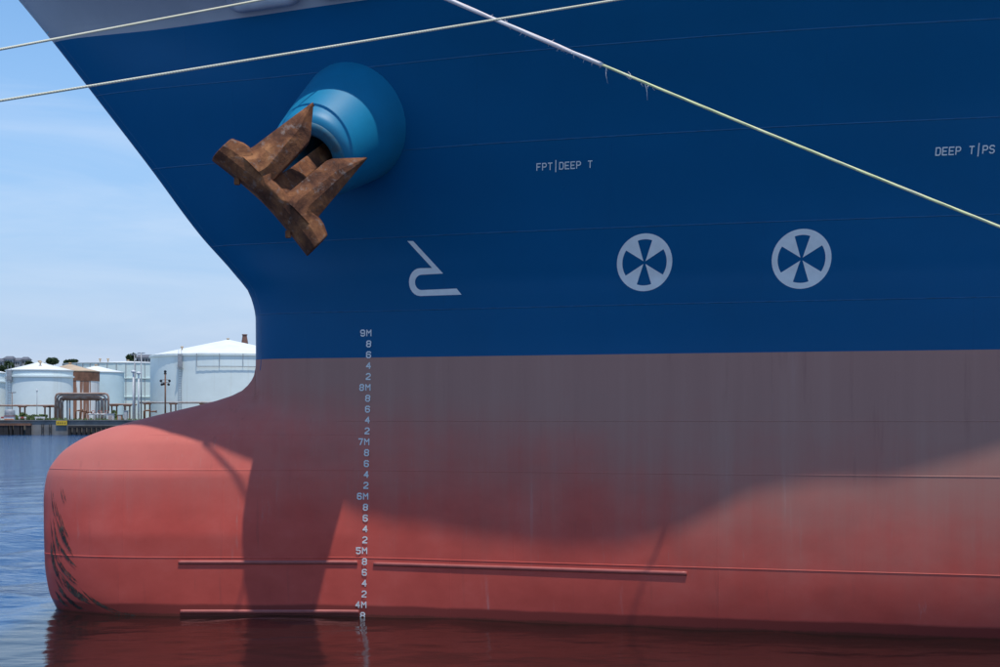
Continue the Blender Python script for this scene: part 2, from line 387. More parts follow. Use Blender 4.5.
# bulwark with mooring openings
OPEN = [(-4.74, -3.52), (-3.12, -2.15)]
ZB0, ZO0, ZO1, ZB1 = 10.83, 11.02, 11.58, 12.2
build('bulwark_plate', shell_grid(Xs, XA, ZB0, ZO0, True, .06, .06), M['grey'], ship)
build('bulwark_plate', shell_grid(Xs, XA, ZO1, ZB1, True, .08, .15), M['grey'], ship)
e0 = None
for a, bb in OPEN+[(XA, XA)]:
    build('bulwark_plate', shell_grid(Xs if e0 is None else e0, a, ZO0, ZO1, e0 is None, .08, .12), M['grey'], ship); e0 = bb
V, F = shell_grid(Xs, XA, ZB1-.0, ZB1+.001, True, .001, .3, -.06)
Vr = np.concatenate([hpt(Xs(np.full(60, ZB1))[0]+np.linspace(.02, 8.3, 60)**2*0+np.linspace(.02, 7.9, 60)**2, np.full(60, ZB1), -.03)])
build('bulwark_rail', MB().tube([Vector(v) for v in Vr], .05, 8).get(), M['grey'], ship)
for a, bb in OPEN:
    pts = []
    r = .16
    for cx, cz, a0 in ((bb-r, ZO1-r, 0), (a+r, ZO1-r, 90), (a+r, ZO0+r, 180), (bb-r, ZO0+r, 270)):
        for q in range(0, 91, 18): pts.append((cx+r*math.cos(R(a0+q)), cz+r*math.sin(R(a0+q))))
    P = hpt(np.array([p[0] for p in pts]), np.array([p[1] for p in pts]), .05)
    ck = build('mooring_chock', MB().tube([Vector(p) for p in P], .125, 10, closed=True).get(), M['lip'], ship)
    xq = np.linspace(a, bb, 8); Pq = hpt(xq, np.full(8, ZO1+.02), .03)
    build('chock_sun_baffle', ([tuple(p) for p in Pq]+[(p[0], p[1]+.62, p[2]) for p in Pq]+[(p[0], p[1]+.62, p[2]+.03) for p in Pq]+[(p[0], p[1], p[2]+.03) for p in Pq], [(i+8*j, i+1+8*j, i+9+8*j, i+8+8*j) for j in range(3) for i in range(7)]), M['lip'], ck, smooth=False)  # plate added inboard of each opening to stop sun leaking onto the bulb
# deck
zd = 10.9; xx = np.concatenate([[float(Xs(zd)[0])+.01], np.linspace(float(Xs(zd)[0])+.1, XA, 80)]); bbv = hb(xx, np.full_like(xx, zd))
V = [(x, Y0-b+.02, zd) for x, b in zip(xx, bbv)]+[(x, Y0+b-.02, zd) for x, b in zip(xx, bbv)]; n = len(xx)
build('deck', (V, [(i, i+1, n+i+1, n+i) for i in range(n-1)]), M['deck'], ship, smooth=False)
zz = np.linspace(-4.2, zd, 40); bz = hb(np.full(40, XA), zz)
build('end_bulkhead', ([(XA, Y0-b, z) for b, z in zip(bz, zz)]+[(XA, Y0+b, z) for b, z in zip(bz, zz)], [(i, i+1, 41+i, 40+i) for i in range(39)]), M['blue'], ship, smooth=False)

# weld seams: low beads that stand proud of the shell
def bead(path, m, wd=.022, hh=.007, name='weld_seam'):
    path = np.array(path); X = path[:, 0]; z = path[:, 1]
    T = np.gradient(path, axis=0); T /= np.linalg.norm(T, axis=1, keepdims=True)+1e-9; N = np.stack([-T[:, 1], T[:, 0]], 1)
    rows = [hpt(X+N[:, 0]*o, z+N[:, 1]*o, h) for o, h in ((-wd, -.001), (-wd*.45, hh*.8), (0, hh), (wd*.45, hh*.8), (wd, -.001))]
    V = np.stack(rows, 1).reshape(-1, 3); k = 5; F = [(i*k+j, (i+1)*k+j, (i+1)*k+j+1, i*k+j+1) for i in range(len(path)-1) for j in range(k-1)]
    return build(name, (V, F), m, ship)
def mat_weld(name, c): return simple(name, c, .5, var=.3, scale=5)
WR = mat_weld('dark_red_weld', (.34, .085, .068)); WBm = mat_weld('blue_weld', (.0005, .105, .25))
for z in SEAM[1:-1]:
    if abs(z-4.76) < .01: continue
    x0 = float(Xs(z)[0])+.03
    if abs(z-3.6) < .01: x0 = -3.0
    q = np.concatenate([x0+np.linspace(0, 1, 60)**2*2, np.linspace(x0+2, 16, 130)[1:]])
    bead(np.stack([q, np.full_like(q, z)], 1), M['red'] if z < 4.7 else WBm, .011 if z < 4.7 else .012, .006 if z < 4.7 else .006)
q = np.concatenate([-6.55+np.linspace(0, 1, 50)**2*1.2, np.linspace(-5.35, -2.4, 40)[1:]]); bead(np.stack([q, np.full_like(q, 3.34)], 1), M['red'], .012, .004)
for i, bt in enumerate(BUTT):
    for xb in bt:
        if xb > 12 : continue
        z0, z1 = max(SEAM[i], -.3), SEAM[i+1]; z = np.linspace(z0, z1, 24)
        z = z[Xs(z) < xb-.12]
        if len(z) > 3: bead(np.stack([np.full_like(z, xb), z], 1), M['red'] if z1 < 4.8 else M['blue'], .010, .003, 'weld_butt')
z = np.linspace(4.1, 10.8, 90); bead(np.stack([Xs(z)+.16, z], 1)[z > 4.5], WBm, .010, .003, 'weld_butt')

# rubbing bars
for x0, x1, zb in ((-5.92, -2.62, .99), (-2.32, 3.22, .97), (-5.9, -2.6, .075)):
    q = np.linspace(x0, x1, 70); Pm = []
    prof = [(-.045, -.02), (-.036, .010), (-.015, .022), (.014, .024), (.034, .012), (.042, -.02)]
    rows = [hpt(q, np.full_like(q, zb+dz), of) for dz, of in prof]; V = np.stack(rows, 1).reshape(-1, 3); k = len(prof)
    F = [(i*k+j, (i+1)*k+j, (i+1)*k+j+1, i*k+j+1) for i in range(len(q)-1) for j in range(k-1)]+[tuple(range(k)), tuple((len(q)-1)*k+j for j in range(k))[::-1]]
    build('rubbing_bar', (V, F), M['redbar'], ship)

# painted marks: flat polygons cut fine and laid on the shell
def lay(name, polys, m, off=.005, step=.06, parent=None, label=None):
    """polys: outlines in shell coordinates (X, z), simple polygons"""
    bm = bmesh.new()
    for p in polys:
        vv = [bm.verts.new((a, b, 0)) for a, b in p]; bm.faces.new(vv)
    bmesh.ops.triangulate(bm, faces=bm.faces[:])
    for _ in range(4):
        ed = [e for e in bm.edges if e.calc_length() > step*1.7]
        if not ed: break
        bmesh.ops.subdivide_edges(bm, edges=ed, cuts=1, use_grid_fill=False)
        bmesh.ops.triangulate(bm, faces=[f for f in bm.faces if len(f.verts) > 3])
    bm.verts.index_update(); A = np.array([v.co[:2] for v in bm.verts]); F = [[v.index for v in f.verts] for f in bm.faces]; bm.free()
    o = build(name, (hpt(A[:, 0], A[:, 1], off), F), m, parent or ship, smooth=False)
    if label: o['label'] = label
    return o
GL = {  # stroke letters on a 4 x 6 grid
 '0': [[(1, 0), (3, 0), (4, 1), (4, 5), (3, 6), (1, 6), (0, 5), (0, 1), (1, 0)]], '2': [[(0, 5), (1, 6), (3, 6), (4, 5), (4, 3.7), (0, .8), (0, 0), (4, 0)]],
 '4': [[(3, 0), (3, 6), (0, 2), (4, 2)]], '5': [[(4, 6), (0, 6), (0, 3.5), (3, 3.5), (4, 2.7), (4, 1), (3, 0), (1, 0), (0, .8)]],
 '6': [[(4, 5.2), (3, 6), (1, 6), (0, 5), (0, 1), (1, 0), (3, 0), (4, 1), (4, 2.4), (3, 3.3), (0, 3.3)]], '7': [[(0, 6), (4, 6), (1.6, 0)]],
 '8': [[(1, 3.1), (0, 4), (0, 5), (1, 6), (3, 6), (4, 5), (4, 4), (3, 3.1), (1, 3.1), (0, 2.2), (0, 1), (1, 0), (3, 0), (4, 1), (4, 2.2), (3, 3.1)]],
 '9': [[(0, .8), (1, 0), (3, 0), (4, 1), (4, 5), (3, 6), (1, 6), (0, 5), (0, 3.6), (1, 2.7), (4, 2.7)]],
 'M': [[(0, 0), (0, 6), (2, 3), (4, 6), (4, 0)]], 'D': [[(0, 0), (0, 6), (3, 6), (4, 5), (4, 1), (3, 0), (0, 0)]], 'E': [[(4, 6), (0, 6), (0, 0), (4, 0)], [(0, 3), (3.3, 3)]],
 'P': [[(0, 0), (0, 6), (3, 6), (4, 5), (4, 3.6), (3, 2.7), (0, 2.7)]], 'T': [[(0, 6), (4, 6)], [(2, 6), (2, 0)]], 'F': [[(4, 6), (0, 6), (0, 0)], [(0, 3), (3.3, 3)]],
 'S': [[(4, 5.2), (3, 6), (1, 6), (0, 5), (0, 4), (1, 3.2), (3, 2.9), (4, 2), (4, 1), (3, 0), (1, 0), (0, .8)]], '|': [[(2, -2.2), (2, 8.2)]]}
def glyph(ch, X, z, h, wd, sw, name, m, kx=.93, lean=0):
    polys = []
    for ln in GL[ch]:
        p = [Vector((a/4*wd, b/6*h)) for a, b in ln]
        for a, b in zip(p[:-1], p[1:]):
            t = (b-a).normalized(); nn = Vector((-t.y, t.x))*sw/2; a2 = a-t*sw*.35; b2 = b+t*sw*.35
            polys.append([(X+(v.x+lean*v.y)*kx, z+v.y) for v in (a2-nn, b2-nn, b2+nn, a2+nn)])
    bmp = []
    # strokes of a letter get tiny different offsets so that crossings never share a plane
    V = []; F = []
    for i, q in enumerate(polys):
        P = hpt(np.array([c[0] for c in q]), np.array([c[1] for c in q]), .006+.0012*i); k = len(V); V += list(P); F.append((k, k+1, k+2, k+3))
    return build(name, (V, F), m, ship, smooth=False)
XD = -2.50
for n_ in range(4, 10):
    z = n_-3.84; lx = XD+.020*(n_-4)
    glyph(str(n_), lx-.155, z, .105, .075, .024, 'draught_mark', M['draft']); glyph('M', lx-.045, z, .105, .085, .022, 'draught_mark', M['draft'])
    for k_, d in ((.2, '2'), (.4, '4'), (.6, '6'), (.8, '8')):
        if n_ < 9: glyph(d, lx-.04+.020*k_, z+k_, .105, .08, .024, 'draught_mark', M['draft'])
glyph('8', XD-.065, 3.8-3.84, .105, .08, .024, 'draught_mark', M['draft'])
def text(s, x, y, x1, h, sw, adv=None):
    X0, z0 = hit(x, y); X1, z1 = hit(x1, y); step = (X1-X0)/(len(s)-.35)
    for i, ch in enumerate(s):
        if ch != ' ': glyph(ch, X0+step*i, z0-h/2, h, step*.66/.93, sw, 'painted_letter', M['mark'])
text('FPT|DEEP T', 537, 167, 592, .105, .017); text('DEEP T|PS', 936, 151.5, 994, .11, .018)

# bulbous bow symbol, outline read off the photograph
def px(c, ox=380, oy=220, k=6.67): return hit(ox+c[0]/k, oy+c[1]/k)
def arc(cx, cy, rx, ry, a0, a1, n=12): return [(cx+rx*math.cos(R(a0+(a1-a0)*i/n)), cy+ry*math.sin(R(a0+(a1-a0)*i/n))) for i in range(n+1)]
out = [(183, 140), (222, 140), (422, 357), (278, 365)]+arc(278, 416, 44, 51, -90, -270)+[(512, 457), (545, 498), (270, 507)]+arc(268, 414, 74, 93, 90, 270)+[(348, 320)]
lay('bulbous_bow_symbol', [[px(c) for c in out]], M['mark'], label='white bulbous bow outline mark painted on blue plating')
def thruster(x, y, r):
    X, z = hit(x, y); e = .05; t = math.hypot(1, float((hb(X+e, z)-hb(X-e, z))/(2*e))); kx = 1/t
    ring = []; n = 48
    for i in range(n):
        a, b = 2*math.pi*i/n, 2*math.pi*(i+1)/n
        ring.append([(X+kx*q*math.cos(c), z+q*math.sin(c)) for q, c in ((r, a), (r, b), (r*.80, b), (r*.80, a))])
    for d in (52, 128, 232, 308):
        a, b = R(d-19), R(d+19)
        ring.append([(X+kx*r*.06*math.cos(R(d)), z+r*.06*math.sin(R(d)))]+[(X+kx*r*.81*math.cos(a+(b-a)*j/4), z+r*.81*math.sin(a+(b-a)*j/4)) for j in range(5)])
    lay('thruster_symbol', ring, M['mark'], label='white four-bladed propeller roundel painted on blue plating')
thruster(644.5, 262.5, .485); thruster(801.5, 259, .49)

# scrape marks on the bulb nose
def scrapes():
    rs = np.random.RandomState(5); V = []; F = []
    base = [((57, 497), (74, 540), 4), ((53, 505), (80, 556), 5), ((54, 530), (84, 567), 5), ((52, 515), (62, 560), 4), ((56, 553), (86, 583), 6), ((52, 548), (66, 585), 5), ((55, 566), (96, 600), 7), ((58, 575), (110, 606), 8),
            ((56, 580), (84, 607), 8), ((60, 590), (94, 609), 7), ((85, 585), (122, 608), 4), ((52, 585), (72, 608), 6), ((100, 598), (150, 612), 3), ((62, 480), (70, 505), 2), ((51, 490), (58, 520), 3), ((50, 540), (56, 570), 4), ((118, 604), (170, 613), 3)]
    for (a, b, wd) in base:
        for r_ in range(2):
            o = rs.normal(0, 1.5, 2); a2 = (a[0]+o[0]*.6, a[1]+o[1]); n = 12; L = rs.uniform(.6, 1.0); st = rs.uniform(0, 1-L)
            ctr = []
            for i in range(n):
                t = st+L*i/(n-1); x = a2[0]+(b[0]+o[0]-a2[0])*t; y = a2[1]+(b[1]+o[1]-a2[1])*t-5*math.sin(math.pi*t)*-.9
                h = wd*.30*math.sin(math.pi*min(1, i/(n-1)+.02))*rs.uniform(.25, 1.2); ctr.append((x, y, h))
            k = len(V); bad = False; rows = []
            for x, y, h in ctr:
                for sg in (-1, 1):
                    X, z = (x+h*sg*.8-500)/FPX*28.3, CAM_Z+(HZ-(y-h*sg*.55))/FPX*28.3
                    X = max(X, float(Xs(z)[0])+.012); rows.append((X, z))
            A = np.array(rows)
            if A[:, 1].min() < -.3: continue
            P = hpt(A[:, 0], A[:, 1], .004+.0006*(len(F) % 9)); V += list(P)
            F += [(k+2*i, k+2*i+2, k+2*i+3, k+2*i+1) for i in range(n-1)]
    return V, F
k = NT('scraped_bare_steel'); f = k.noise(k.pos((6, 6, 6)), 1.0, 6, .7); g = k.noise(k.pos((34, 34, 9), (0, .5, 0)), 1.0, 6, .7)
k.col(k.ramp(f, [(.35, (.025, .018, .016)), (.52, (.075, .05, .035)), (.68, (.20, .13, .085))])); k.set(Roughness=.7, Alpha=k.rng(g, .40, .49, 0, 1))
build('scrape_marks', scrapes(), k.m, ship, kind='stuff')

# ------------------------------------------------------------------ anchor bolster (part of the ship) and anchor
AX = Vector((-.35, -.80, -.50)).normalized(); C0 = Vector((-2.64, Y0-2.0, 8.88))
pr = [(1.22, -1.0), (1.14, -.5), (1.06, 0), (.93, .75), (.80, 1.45), (.775, 1.56), (.73, 1.63), (.66, 1.66)]
bol = build('anchor_bolster', MB().lathe(pr, C0, AX, 64).get(), M['bolster'], ship)
build('bolster_rim', MB().lathe([(.66, 1.66), (.64, 1.70), (.58, 1.72), (.48, 1.70), (.40, 1.62), (.36, 1.2), (.36, 0)], C0, AX, 48).get(), M['bolster_end'], bol)
s_ = -AX; a_ = Vector((.69, .13, -.70)); a_ = (a_-s_*a_.dot(s_)).normalized(); nn_ = a_.cross(s_).normalized()   # nn_ towards the viewer
if nn_.y > 0: nn_ = -nn_
al = R(40); f_ = (s_*math.cos(al)+nn_*math.sin(al)).normalized(); t_ = (nn_*math.cos(al)-s_*math.sin(al)).normalized()
CC = C0+AX*3.22+Vector((.04, 0, -.07))
anchor = empty('ship_anchor', CC, 'heavy rusty stockless anchor hanging from the blue bolster', 'anchor')
def L3(u, v, t): return CC+a_*u+f_*v+t_*t
def loft(sections):
    n = len(sections[0]); V = [p for s in sections for p in s]; F = []
    for i in range(len(sections)-1):
        for k in range(n): F.append((i*n+k, i*n+(k+1) % n, (i+1)*n+(k+1) % n, (i+1)*n+k))
    F.append(tuple(range(n))[::-1]); F.append(tuple((len(sections)-1)*n+k for k in range(n))); return V, F
# crown: a bowed bar along u with flared ends, flush with the flukes
secs = []
for u in np.linspace(-1.08, 1.08, 25):
    e = abs(u)/1.08; vb = -.10-.11*e**1.5; vt = .34-.02*e-.10*max(0, e-.80)/.2; tb = .24-.03*e
    if e < .2: vt = .22
    secs.append([L3(u, vb+.05, tb*.55), L3(u, vb, tb*.1), L3(u, vb, -tb*.9), L3(u, vb+.08, -tb*1.3), L3(u, vt-.04, -tb*1.3), L3(u, vt, -tb*.8), L3(u, vt, tb*.5), L3(u, vt-.05, tb*.9), L3(u, (vb+vt)/2, tb*1.05), L3(u, vb+.12, tb*.9)])
cro = bevel(build('crown', loft(secs), M['rust'], anchor, smooth=False), .02, 2)
for sg in (-1, 1):
    secs = []
    for v in np.linspace(.10, 1.63, 18):
        q = (v-.10)/1.53
        uo = .78-.15*q+.22*max(0, (.16-q)/.16)**2
        ui = .13+.10*q if q < .68 else .198+(q-.68)/.32*(.60-.198)
        th = .30*(1-q)**.7+.04; um = ui+(uo-ui)*(.30+.35*q); rg = (.24*(1-q)**.55+.05)
        sec = [L3(sg*uo, v, rg*.45), L3(sg*(um+(uo-um)*.45), v, rg*.92), L3(sg*um, v, rg), L3(sg*(ui+.015), v, rg*.55), L3(sg*ui, v, -th*.2), L3(sg*(ui+.03), v, -th*.95), L3(sg*um, v, -th*1.1), L3(sg*(uo-.06), v, -th*.75), L3(sg*uo, v, -th*.1)]
        if sg < 0: sec = sec[::-1]
        secs.append(sec)
    fl = bevel(build('fluke', loft(secs), M['rust'], anchor, smooth=False), .012, 2)
# shank (square bar), pin and small lugs
sh = []
for d, hw in ((-.10, .15), (.25, .19), (.8, .15), (2.6, .13)):
    c = CC+s_*d+nn_*.03; sh.append([c+a_*hw+nn_*hw*.8, c-a_*hw+nn_*hw*.8, c-a_*hw-nn_*hw*.8, c+a_*hw-nn_*hw*.8])
bevel(build('shank', loft(sh), M['rust'], anchor, smooth=False), .03)
for u, v in ((-.55, -.12), (.62, -.14)):
    bevel(build('crown_lug', MB().box(tuple(L3(u, v-.06, -.05)), (.09, .09, .12)).get(), M['rust'], anchor, smooth=False), .015)

# ------------------------------------------------------------------ mooring ropes and their bollards
def mat_rope(name, c, c2):
    k = NT(name); wv = k.n('ShaderNodeTexWave', wave_type='BANDS', bands_direction='DIAGONAL'); wv.inputs['Scale'].default_value = 11; wv.inputs['Distortion'].default_value = 1.5
    k.l(k.pos(), wv.inputs['Vector']); f = k.noise(k.pos(), 1.4, 6)
    k.col(k.mix(k.rng(f, .4, .65), k.mix(wv.outputs['Fac'], tuple(x*.75 for x in c), c), c2)); k.set(Roughness=.85); k.bump(wv.outputs['Fac'], .3, .01); return k.m
MR = mat_rope('pale_rope', (.78, .75, .58), (.68, .64, .46)); MG = mat_rope('yellow_green_rope', (.80, .84, .44), (.72, .72, .46)); MWH = mat_rope('white_sleeve', (.88, .84, .82), (.76, .68, .66))
def rope(p0, p1, sag, r, m, label, n=90):
    p0 = Vector(p0); p1 = Vector(p1)
    pts = [p0.lerp(p1, i/n)-Vector((0, 0, sag*4*(i/n)*(1-i/n))) for i in range(n+1)]
    return tag(build('mooring_rope', MB().tube(pts, r, 10).get(), m), label, 'rope'), pts
def bollard(loc, label):
    b = empty('mooring_bollard', loc, label, 'bollard', 'bollards on the near quay')
    build('post', MB().lathe([(.0, 0), (.34, 0), (.34, .05), (.2, .09), (.17, .3), (.2, .42)], loc, n=24).get(), M['iron'], b)
    build('head', MB().lathe([(.2, .42), (.27, .46), (.28, .52), (.22, .58), (0, .6)], loc, n=24).get(), M['iron'], b)
def dolphin(x, y, label, lb2):
    d = empty('mooring_dolphin', (x, y, 0), label, 'mooring dolphin', 'mooring dolphins out of the water')
    bevel(build('concrete_cap', MB().box((x, y, 1.6), (4, 4, 1.0)).get(), M['concrete'], d, smooth=False), .06)
    for sx in (-1.4, 1.4):
        for sy in (-1.4, 1.4): build('pile', MB().tube([(x+sx, y+sy, -4), (x+sx, y+sy, 1.3)], .35, 14).get(), M['iron'], d)
    B = Vector((x, y, 2.1)); bollard(B, lb2); return B
B0 = dolphin(-19.8, 8, 'small concrete mooring dolphin nearest the quay', 'black iron bollard holding the rope from the stem head')
B1 = dolphin(-29.8, 14, 'concrete mooring dolphin on steel piles ahead of the bow', 'black iron bollard holding the long bow line of the ship')
B2 = dolphin(15.4, 17.9, 'concrete mooring dolphin on steel piles abreast of the ship', 'black iron bollard holding the yellow green breast line')
def on_shell(X, z, off): return Vector(hpt(np.array([X]), np.array([z]), off)[0])
def shell_chock(X, z, r=.2):
    an = np.linspace(0, 2*math.pi, 24, endpoint=False); P = hpt(X+r*np.cos(an), z+r*np.sin(an), .02); build('mooring_chock', MB().tube([Vector(p) for p in P], .06, 8, closed=True).get(), M['lip'], ship)
shell_chock(4.3, 10.63)
rope(on_shell(-2.55, 11.10, .0), B0+Vector((0, 0, .35)), .03, .018, MR, 'pale mooring rope crossing the grey bulwark at the stem head')
rope(on_shell(4.3, 10.60, .0), B1+Vector((0, 0, .40)), .0, .018, MR, 'long pale mooring rope crossing the blue bow above the anchor')
r3, p3 = rope(on_shell(-4.35, 12.22, .02), B2+Vector((0, 0, .25)), .22, .021, MG, 'yellow green mooring rope slanting down across the blue side with frayed white sleeve')
# sleeve over the ship end of that rope, with frayed yarns
sl_pts = p3[0:28]
rs = random.Random(4)
build('chafe_sleeve', MB().tube(sl_pts, [.032+rs.uniform(-.005, .005) for _ in sl_pts], 8).get(), MWH, r3)
mbf = MB()
for i in range(46):
    q = rs.choice(range(19, 31)); p = p3[q].lerp(p3[q+1], rs.random()); L = rs.uniform(.03, .10) if i % 44 else .26
    d = Vector((rs.uniform(-.6, .6), rs.uniform(-.5, .5), -1 if rs.random() < .6 else rs.uniform(-.3, .9))).normalized() if i % 44 else Vector((.1, 0, -1))
    mbf.tube([p, p+d*L*.5+Vector((rs.uniform(-.03, .03), 0, 0)), p+d*L], [.006, .004, .002], 4)
build('frayed_yarn', mbf.get(), MWH, r3, kind='stuff')

# ------------------------------------------------------------------ far shore: land, tanks, pipework, fenders, greenery
LZ, LY = 3.0, 322.0
MT = dict(pale=mat_tank('pale_tank_paint', (.86, .95, .92), streaks=.55), blue=mat_tank('bluish_tank_paint', (.68, .85, .88), streaks=.5), rust=mat_tank('rust_streaked_tank_paint', (.84, .85, .82), .95), green=mat_tank('grey_green_tank_paint', (.72, .84, .80), streaks=.5))
M['roof'] = simple('white_tank_roof', (.85, .87, .84), .5, var=.12, scale=.3); M['tanroof'] = simple('tan_tank_roof', (.56, .42, .28), .7, var=.3, scale=.4)
M['rustm'] = simple('rusty_steel', (.23, .11, .065), .85, var=.5, scale=.9); M['pipe'] = simple('pale_pipe', (.50, .50, .49), .6, var=.4, scale=.6, grime=(.28, .17, .11))
M['bpipe'] = simple('brown_pipe', (.30, .17, .12), .7, var=.4, scale=.6, grime=(.42, .36, .32)); M['galv'] = simple('galvanised_steel', (.36, .38, .40), .5, var=.3, scale=2)
M['timber'] = simple('tarred_timber', (.035, .030, .028), .9, var=.5, scale=1.5); M['yel'] = simple('yellow_sign_paint', (.72, .46, .03), .6, var=.12)
M['ltr'] = simple('dark_sign_letter', (.05, .04, .03), .7); M['white'] = simple('white_paint', (.72, .72, .71), .6, var=.2); M['redp'] = simple('red_paint', (.42, .07, .06), .6)
M['orange'] = simple('orange_paint', (.60, .22, .09), .6, var=.3); M['dark'] = simple('dark_opening', (.03, .035, .04), .5); M['bark'] = simple('tree_bark', (.10, .075, .055), .9)
M['brick'] = simple('brick_chimney', (.22, .11, .085), .85, var=.3); M['soil'] = simple('dry_ground', (.22, .20, .16), .95, var=.4, scale=.15)
def leafmat(name, c):
    k = NT(name); f = k.noise(k.pos(), 1.2, 3); k.col(k.ramp(f, [(.3, tuple(x*.6 for x in c)), (.7, c)])); k.set(Roughness=.7); return k.m
M['leaf'] = leafmat('dark_foliage', (.045, .085, .03)); M['grass'] = leafmat('grass_green', (.13, .19, .05)); M['leafh'] = leafmat('hill_foliage', (.05, .085, .05))
M['wallw'] = simple('far_house_wall', (.42, .43, .45), .8); M['roofd'] = simple('far_house_roof', (.14, .15, .18), .8)

tag(build('land', ([(-2500, LY+.6, LZ), (2500, LY+.6, LZ), (2500, 4000, LZ), (-2500, 4000, LZ)], [(0, 1, 2, 3)]), M['soil'], smooth=False), 'flat harbour land behind the far quay', kind='structure')
tag(build('far_quay', MB().box((-60, LY+.7, .4), (700, 1.4, 5.36)).get(), M['farconc'], smooth=False), 'weathered grey concrete wall of the far quay', kind='structure')
cop = MB().box((-60, LY+.6, 3.16), (700, 1.7, .16)); tag(build('quay_edge', cop.get(), M['farconc'], smooth=False), 'coping along the top of the far quay', kind='structure')
# hill far behind
hx = np.linspace(-1400, 900, 120); hv = []; 
for x in hx:
    h = 30+6*math.sin(x*.013)+4*math.sin(x*.041+1)
    for j, (dy, k) in enumerate(((0, 0), (60, .55), (130, .9), (220, 1), (420, .8), (800, 0))): hv.append((x, 840+dy, 2.0+h*k))
n = 6; tag(build('hill', (hv, [(i*n+j, (i+1)*n+j, (i+1)*n+j+1, i*n+j+1) for i in range(len(hx)-1) for j in range(n-1)]), M['leafh']), 'low wooded hill far behind the tanks', kind='structure')

def ring(c, r, z, h, t, a0=0, a1=360, n=72):
    b = MB(); N = max(2, int(n*abs(a1-a0)/360)); V = []; F = []
    for i in range(N+1):
        a = R(a0+(a1-a0)*i/N); cs, sn = math.sin(a), -math.cos(a)
        for rr, zz in ((r, z), (r+t, z), (r+t, z+h), (r, z+h)): V.append((c[0]+rr*cs, c[1]+rr*sn, zz))
    for i in range(N):
        for k in range(4): F.append((i*4+k, (i+1)*4+k, (i+1)*4+(k+1) % 4, i*4+(k+1) % 4))
    return b.add(V, F)
def tank(xc, ytop, Y, r, rise, m, mroof, label, courses=6, rings=(), ribs=0, ladder=None, band=None, vents=(), rail=None):
    top = at(xc, ytop, Y-r).z; cx = (xc-500)/FPX*Y; c = (cx, Y)
    t = empty('storage_tank', (cx, Y, LZ), label, 'storage tank', 'oil storage tanks on the far shore')
    H = top-LZ
    for i in range(courses):
        z0 = LZ+H*i/courses; z1 = LZ+H*(i+1)/courses; rr = r-.012*i
        build('shell_course', MB().lathe([(rr, z0-.01*(i > 0)), (rr, z1)], (cx, Y, 0), n=72).get(), m, t)
    rf = build('roof', MB().lathe([(r+.12, top-.16), (r+.14, top+.04), (r*.5, top+rise*.53), (.5, top+rise), (0, top+rise)], (cx, Y, 0), n=48).get(), mroof, t, smooth=False)
    build('roof_vent', MB().lathe([(.3, top+rise-.1), (.3, top+rise+.25), (.45, top+rise+.28), (.45, top+rise+.4), (0, top+rise+.5)], (cx, Y, 0), n=12).get(), M['tanroof'], rf)
    for a, k in vents:
        px_, py_ = cx+r*k*math.sin(R(a)), Y-r*k*math.cos(R(a)); zz = top+rise*(1-k)
        build('roof_vent', MB().lathe([(.18, zz-.1), (.18, zz+.7), (.4, zz+.72), (.4, zz+1.0), (0, zz+1.1)], (px_, py_, 0), n=10).get(), M['tanroof'], rf)
    for zf, h in rings: build('wind_girder', ring(c, r-.02, LZ+H*zf, h, .28).get(), m, t, smooth=False)
    for i in range(ribs):
        a = R(-85+170*i/(ribs-1)); p = (cx+(r+.06)*math.sin(a), Y-(r+.06)*math.cos(a), LZ+H/2)
        build('rib', MB().box(p, (.18, .18, H-.3), a).get(), M['galv'], t, smooth=False)
    if band: build('rust_band', ring(c, r-.01, top-band, band-.2, .05).get(), M['rustm'], t, smooth=False)
    if ladder is not None:
        a = R(ladder); px_, py_ = cx+(r+.45)*math.sin(a), Y-(r+.45)*math.cos(a); b = MB()
        for s in (-.35, .35): b.box((px_+s, py_, LZ+H/2+.5), (.09, .09, H+1))
        for i in range(int(H/.6)): b.box((px_, py_, LZ+.4+i*.6), (.7, .07, .07))
        build('ladder', b.get(), M['galv'], t, smooth=False)
        b = MB(); b.box((px_, py_-.2, top-H*.22), (1.5, .9, .12)).box((px_, py_-.6, top-H*.22+.5), (1.5, .06, .06)).box((px_, py_-.6, top-H*.22+1), (1.5, .06, .06))
        for s in (-.7, 0, .7): b.box((px_+s, py_-.6, top-H*.22+.5), (.06, .06, 1.0))
        b.box((px_, py_-.1, top-H*.11), (1.1, .5, H*.2)); build('ladder_landing', b.get(), M['galv'], t, smooth=False)
    if rail:
        a0, a1, zf = rail
        b = ring(c, r+.25, LZ+H*zf, .16, .16, a0, a1)
        for i in range(6):
            a = R(a0+(a1-a0)*i/5); b.box((cx+(r+.33)*math.sin(a), Y-(r+.33)*math.cos(a), LZ+H*(zf+1)/2), (.13, .13, H*(1-zf)), a)
        build('sprinkler_pipe', b.get(), M['galv'], t, smooth=False)
    return t
tank(39.5, 369.5, 350, 7.6, 1.9, MT['pale'], M['roof'], 'pale cyan tank with white cone roof and ladder on its left', ladder=-38, rings=((.86, .35),), vents=((20, .5),))
tank(-24.5, 372, 362, 7.5, 1.6, MT['pale'], M['roof'], 'pale tank cut off at the edge, beside the cyan tank with ladder', rings=((.8, .3),))
tank(70, 370.5, 368, 7.0, 1.7, MT['rust'], M['tanroof'], 'rust streaked white tank with tan roof and rusty top band', band=2.4)
tank(96, 371.5, 385, 7.1, 1.6, MT['blue'], M['roof'], 'light blue tank with white roof half hidden behind the rusty tank')
tank(128, 362.3, 445, 18.6, 1.0, MT['green'], M['roof'], 'wide grey green tank with vertical ribs and flat white roof', ribs=22, rings=((.72, .25), (.4, .2)), vents=((-20, .75), (-8, .8)))
